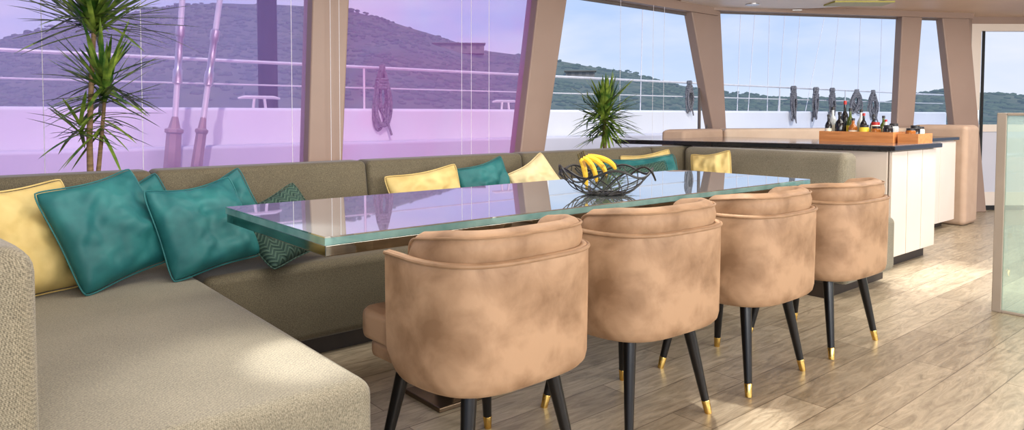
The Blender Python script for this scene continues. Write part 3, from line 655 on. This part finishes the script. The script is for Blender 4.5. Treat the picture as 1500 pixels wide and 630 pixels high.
for a in [(553, 5.7, 1.25, 1.1, 'dark rope coil hanging on the rail in the second violet window'), (1002, 5.7, .9, .8, 'rope coil on the rail just left of the narrow corner pillar'), (1155, 5.7, 1.15, 1.6, 'rope coil at the left of the row in the front window', 20),
          (1188, 5.7, 1.1, 1.9, 'second rope coil from left in the front window', -160), (1212, 5.7, 1.25, 1.4, 'third rope coil from left in the front window', 10), (1248, 5.7, .9, 1.9, 'fourth rope coil from left in the front window', 170), (1272, 5.7, 1.15, 1.5, 'rope coil nearest the pillar right of the front window', -15)]: ropecoil(*a)
for i, (xt, xb) in enumerate([(942, 938), (1086, 1080), (1108, 1096), (1128, 1124), (1152, 1140), (1175, 1160), (1215, 1180), (1232, 1215), (1262, 1256), (1293, 1288)]):
    a, b = PY(xt, -10, 5.85), PY(xb, 156, 5.85); b.z = 1.126; d = (a-b)
    o = MB().tube([b, a, a+d*.4], .006, 5).build('rigging_line', M['ropew'], None, b)
    tag(o, 'thin pale rigging line rising vertically outside the windows', 'rope', 'thin rigging lines outside')

# ------------------------------------------------------------------ landscape
ridge = [(-900, 100), (-300, 84), (0, 58), (110, 34), (210, 14), (330, 4), (440, 8), (510, 17), (560, 28), (620, 46), (700, 72), (770, 82), (820, 90), (900, 103), (1000, 126), (1060, 138), (1200, 144), (1300, 148), (1345, 138), (1380, 134), (1450, 138), (1500, 142), (1900, 140)]
def ry(x):
    for (a, ya), (b, yb) in zip(ridge, ridge[1:]):
        if a <= x <= b: return ya+(yb-ya)*(x-a)/(b-a)
    return ridge[-1][1]
SEA = -2.6
def hillpt(x, fr):
    d = ray(x, ry(x)); hd = math.hypot(d.x, d.y); D = 130+150*min(fr, 1)+ (200*(fr-1) if fr > 1 else 0)
    k = 280/hd; zt = EYE+d.z*k
    h = SEA-.5+(zt-SEA+.5)*(min(1, fr)**.8) - (max(0, fr-1)*1.2*(zt-SEA))
    px, py = d.x/hd*D, d.y/hd*D
    h += noise.noise(Vector((px*.05, py*.05, 0)))*2.0*min(1, fr*2)*(.3 if abs(fr-1) < .01 else 1)
    return Vector((px, py, h))
cols = list(range(-880, 1900, 16)); rows = [i/12 for i in range(0, 13)]+[1.15, 1.4, 1.8]
vs = [hillpt(x, f_) for x in cols for f_ in rows]; nr = len(rows)
fs = [(i*nr+j, (i+1)*nr+j, (i+1)*nr+j+1, i*nr+j+1) for i in range(len(cols)-1) for j in range(nr-1)]
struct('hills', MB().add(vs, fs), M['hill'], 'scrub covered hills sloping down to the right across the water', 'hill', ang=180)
houses = [(672, .74, 17, 7, 2.2, 'wide low house on the hill seen through the second violet window'), (850, .62, 9, 5, 1.6, 'small low house on the hill seen left of the small plant')]
hpos = [hillpt(h[0], h[1]) for h in houses]
mb = MB(); rnd = random.Random(3)
ico = bmesh.new(); bmesh.ops.create_icosphere(ico, subdivisions=1, radius=1); iv = [v.co.copy() for v in ico.verts]; ifs = [tuple(v.index for v in f_.verts) for f_ in ico.faces]; ico.free()
for k in range(7000):
    x = rnd.uniform(-250, 1650); f_ = rnd.uniform(.1, 1.01); p = hillpt(x, f_); r_ = rnd.uniform(.5, 1.15); sq = rnd.uniform(.4, .7)
    if any((p-q).length < 13 for q in hpos): continue
    mb.add([p+Vector((v.x*r_*rnd.uniform(.8, 1.5), v.y*r_*1.3, v.z*r_*sq)) for v in iv], ifs)
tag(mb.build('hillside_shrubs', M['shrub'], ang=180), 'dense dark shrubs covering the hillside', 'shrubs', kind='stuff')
struct('sea', MB().box(-1500, 1500, -1500, 1500, SEA-.2, SEA), M['sea'], 'blue sea around the boat', 'sea', smooth=False)
def house(x, fr, w, d_, h, label):
    p = hillpt(x, fr); o = thing('house', label, 'house', (p.x, p.y, p.z-1), math.atan2(p.y, p.x)-pi/2, group=None)
    MB().box(-w/2, w/2, -d_/2, d_/2, 0, h+1).build('wall', M['house'], o, smooth=False)
    MB().box(-w/2-.5, w/2+.5, -d_/2-.5, d_/2+.5, h+1.02, h+1.3).build('roof', M['roof'], o, smooth=False)
    for k in range(4):
        c = -w/2+w*(k+.5)/4; MB().box(c-.6, c+.6, -d_/2-.06, -d_/2+.1, 1.5, 2.4).build('window', M['dark'], o, smooth=False)
for h in houses: house(*h)

# ------------------------------------------------------------------ world and lights
w = bpy.data.worlds.new('world'); bpy.context.scene.world = w; w.use_nodes = True; nt = w.node_tree; L = nt.links.new
bg = nt.nodes['Background']; tc = nt.nodes.new('ShaderNodeTexCoord'); sp = nt.nodes.new('ShaderNodeSeparateXYZ'); L(tc.outputs['Generated'], sp.inputs[0])
r = nt.nodes.new('ShaderNodeValToRGB'); e = r.color_ramp.elements
e[0].position = 0; e[0].color = lin((210, 223, 244)); e[1].position = .5; e[1].color = lin((114, 156, 226)); e.new(.14).color = lin((168, 196, 240)); L(sp.outputs['Z'], r.inputs[0])
mp = nt.nodes.new('ShaderNodeMapping'); mp.inputs['Scale'].default_value = (2.2, 2.2, 7); L(tc.outputs['Generated'], mp.inputs[0])
n = nt.nodes.new('ShaderNodeTexNoise'); n.inputs['Scale'].default_value = 1.6; n.inputs['Detail'].default_value = 6; L(mp.outputs[0], n.inputs['Vector'])
r2 = nt.nodes.new('ShaderNodeValToRGB'); r2.color_ramp.elements[0].position = .38; r2.color_ramp.elements[1].position = .72; L(n.outputs['Fac'], r2.inputs[0])
mx = nt.nodes.new('ShaderNodeMix'); mx.data_type = 'RGBA'; L(r2.outputs[0], mx.inputs[0]); L(r.outputs[0], mx.inputs[6]); mx.inputs[7].default_value = lin((226, 230, 243))
L(mx.outputs[2], bg.inputs[0]); bg.inputs[1].default_value = 1.0
def light(kind, name, loc, target, energy, color=(1, 1, 1), **k):
    d = bpy.data.lights.new(name, kind); o = bpy.data.objects.new(name, d); C.objects.link(o); o.location = loc
    o.rotation_euler = (Vector(target)-Vector(loc)).to_track_quat('-Z', 'Y').to_euler(); d.energy = energy; d.color = color
    for a, b in k.items(): setattr(d, a, b)
    return o
light('SUN', 'sun', (0, 0, 30), (6, 18, 0), 2.3, (1, .95, .88), angle=R(1))
light('AREA', 'aft_fill', (.2, -2.2, 1.7), (2.2, 2.2, .5), 168, (1, .985, .95), shape='RECTANGLE', size=4, size_y=1.4)  # added fill lamp behind the camera, standing in for light from the aft opening
light('AREA', 'side_fill', (4.4, -2.6, 1.7), (5.2, 2.2, .4), 188, (1, .985, .95), shape='RECTANGLE', size=3.5, size_y=1.4)  # added fill lamp from the right, brightens the white cabinets and floor
light('AREA', 'overhead_fill', (1.9, 2.1, 2.13), (1.9, 2.1, 0), 46, (1, .97, .91), shape='RECTANGLE', size=3.2, size_y=1.0)  # added overhead fill for the dim interior, no fixture modelled
light('AREA', 'galley_fill', (6.4, 1.2, 2.12), (6.4, 1.2, 0), 72, (1, .97, .92), shape='RECTANGLE', size=3.5, size_y=.9)  # added fill above the galley aisle, no fixture modelled
q = PZ(452, 522, SEAT)
light('SPOT', 'chaise_spot', (q.x+.15, q.y+.9, 2.12), q, 270, (1, .96, .9), spot_size=R(12), spot_blend=.85, shadow_soft_size=.03)  # added spot, imitates a sun patch on the chaise seat
q = PZ(400, 545, SEAT)
light('SPOT', 'chaise_wash', (q.x+.3, q.y+.6, 2.12), q, 110, (1, .96, .9), spot_size=R(32), spot_blend=.9, shadow_soft_size=.1)  # added wide spot, lifts the brightness of the chaise end
q = PZ(1080, 612, 0)
light('SPOT', 'floor_spot', (q.x+.2, q.y+.2, 2.12), q, 160, (1, .96, .9), spot_size=R(12), spot_blend=.6, shadow_soft_size=.03)  # added spot, imitates a patch of sun on the floor
q = PZ(1400, 410, 0)
light('SPOT', 'aisle_spot', (q.x+.3, q.y+.3, 2.12), q, 230, (1, .97, .92), spot_size=R(34), spot_blend=.8, shadow_soft_size=.1)  # added spot, imitates daylight glare on the aisle floor
sc = bpy.context.scene
sc.view_settings.view_transform = 'Standard'; sc.view_settings.look = 'None'; sc.view_settings.exposure = .2
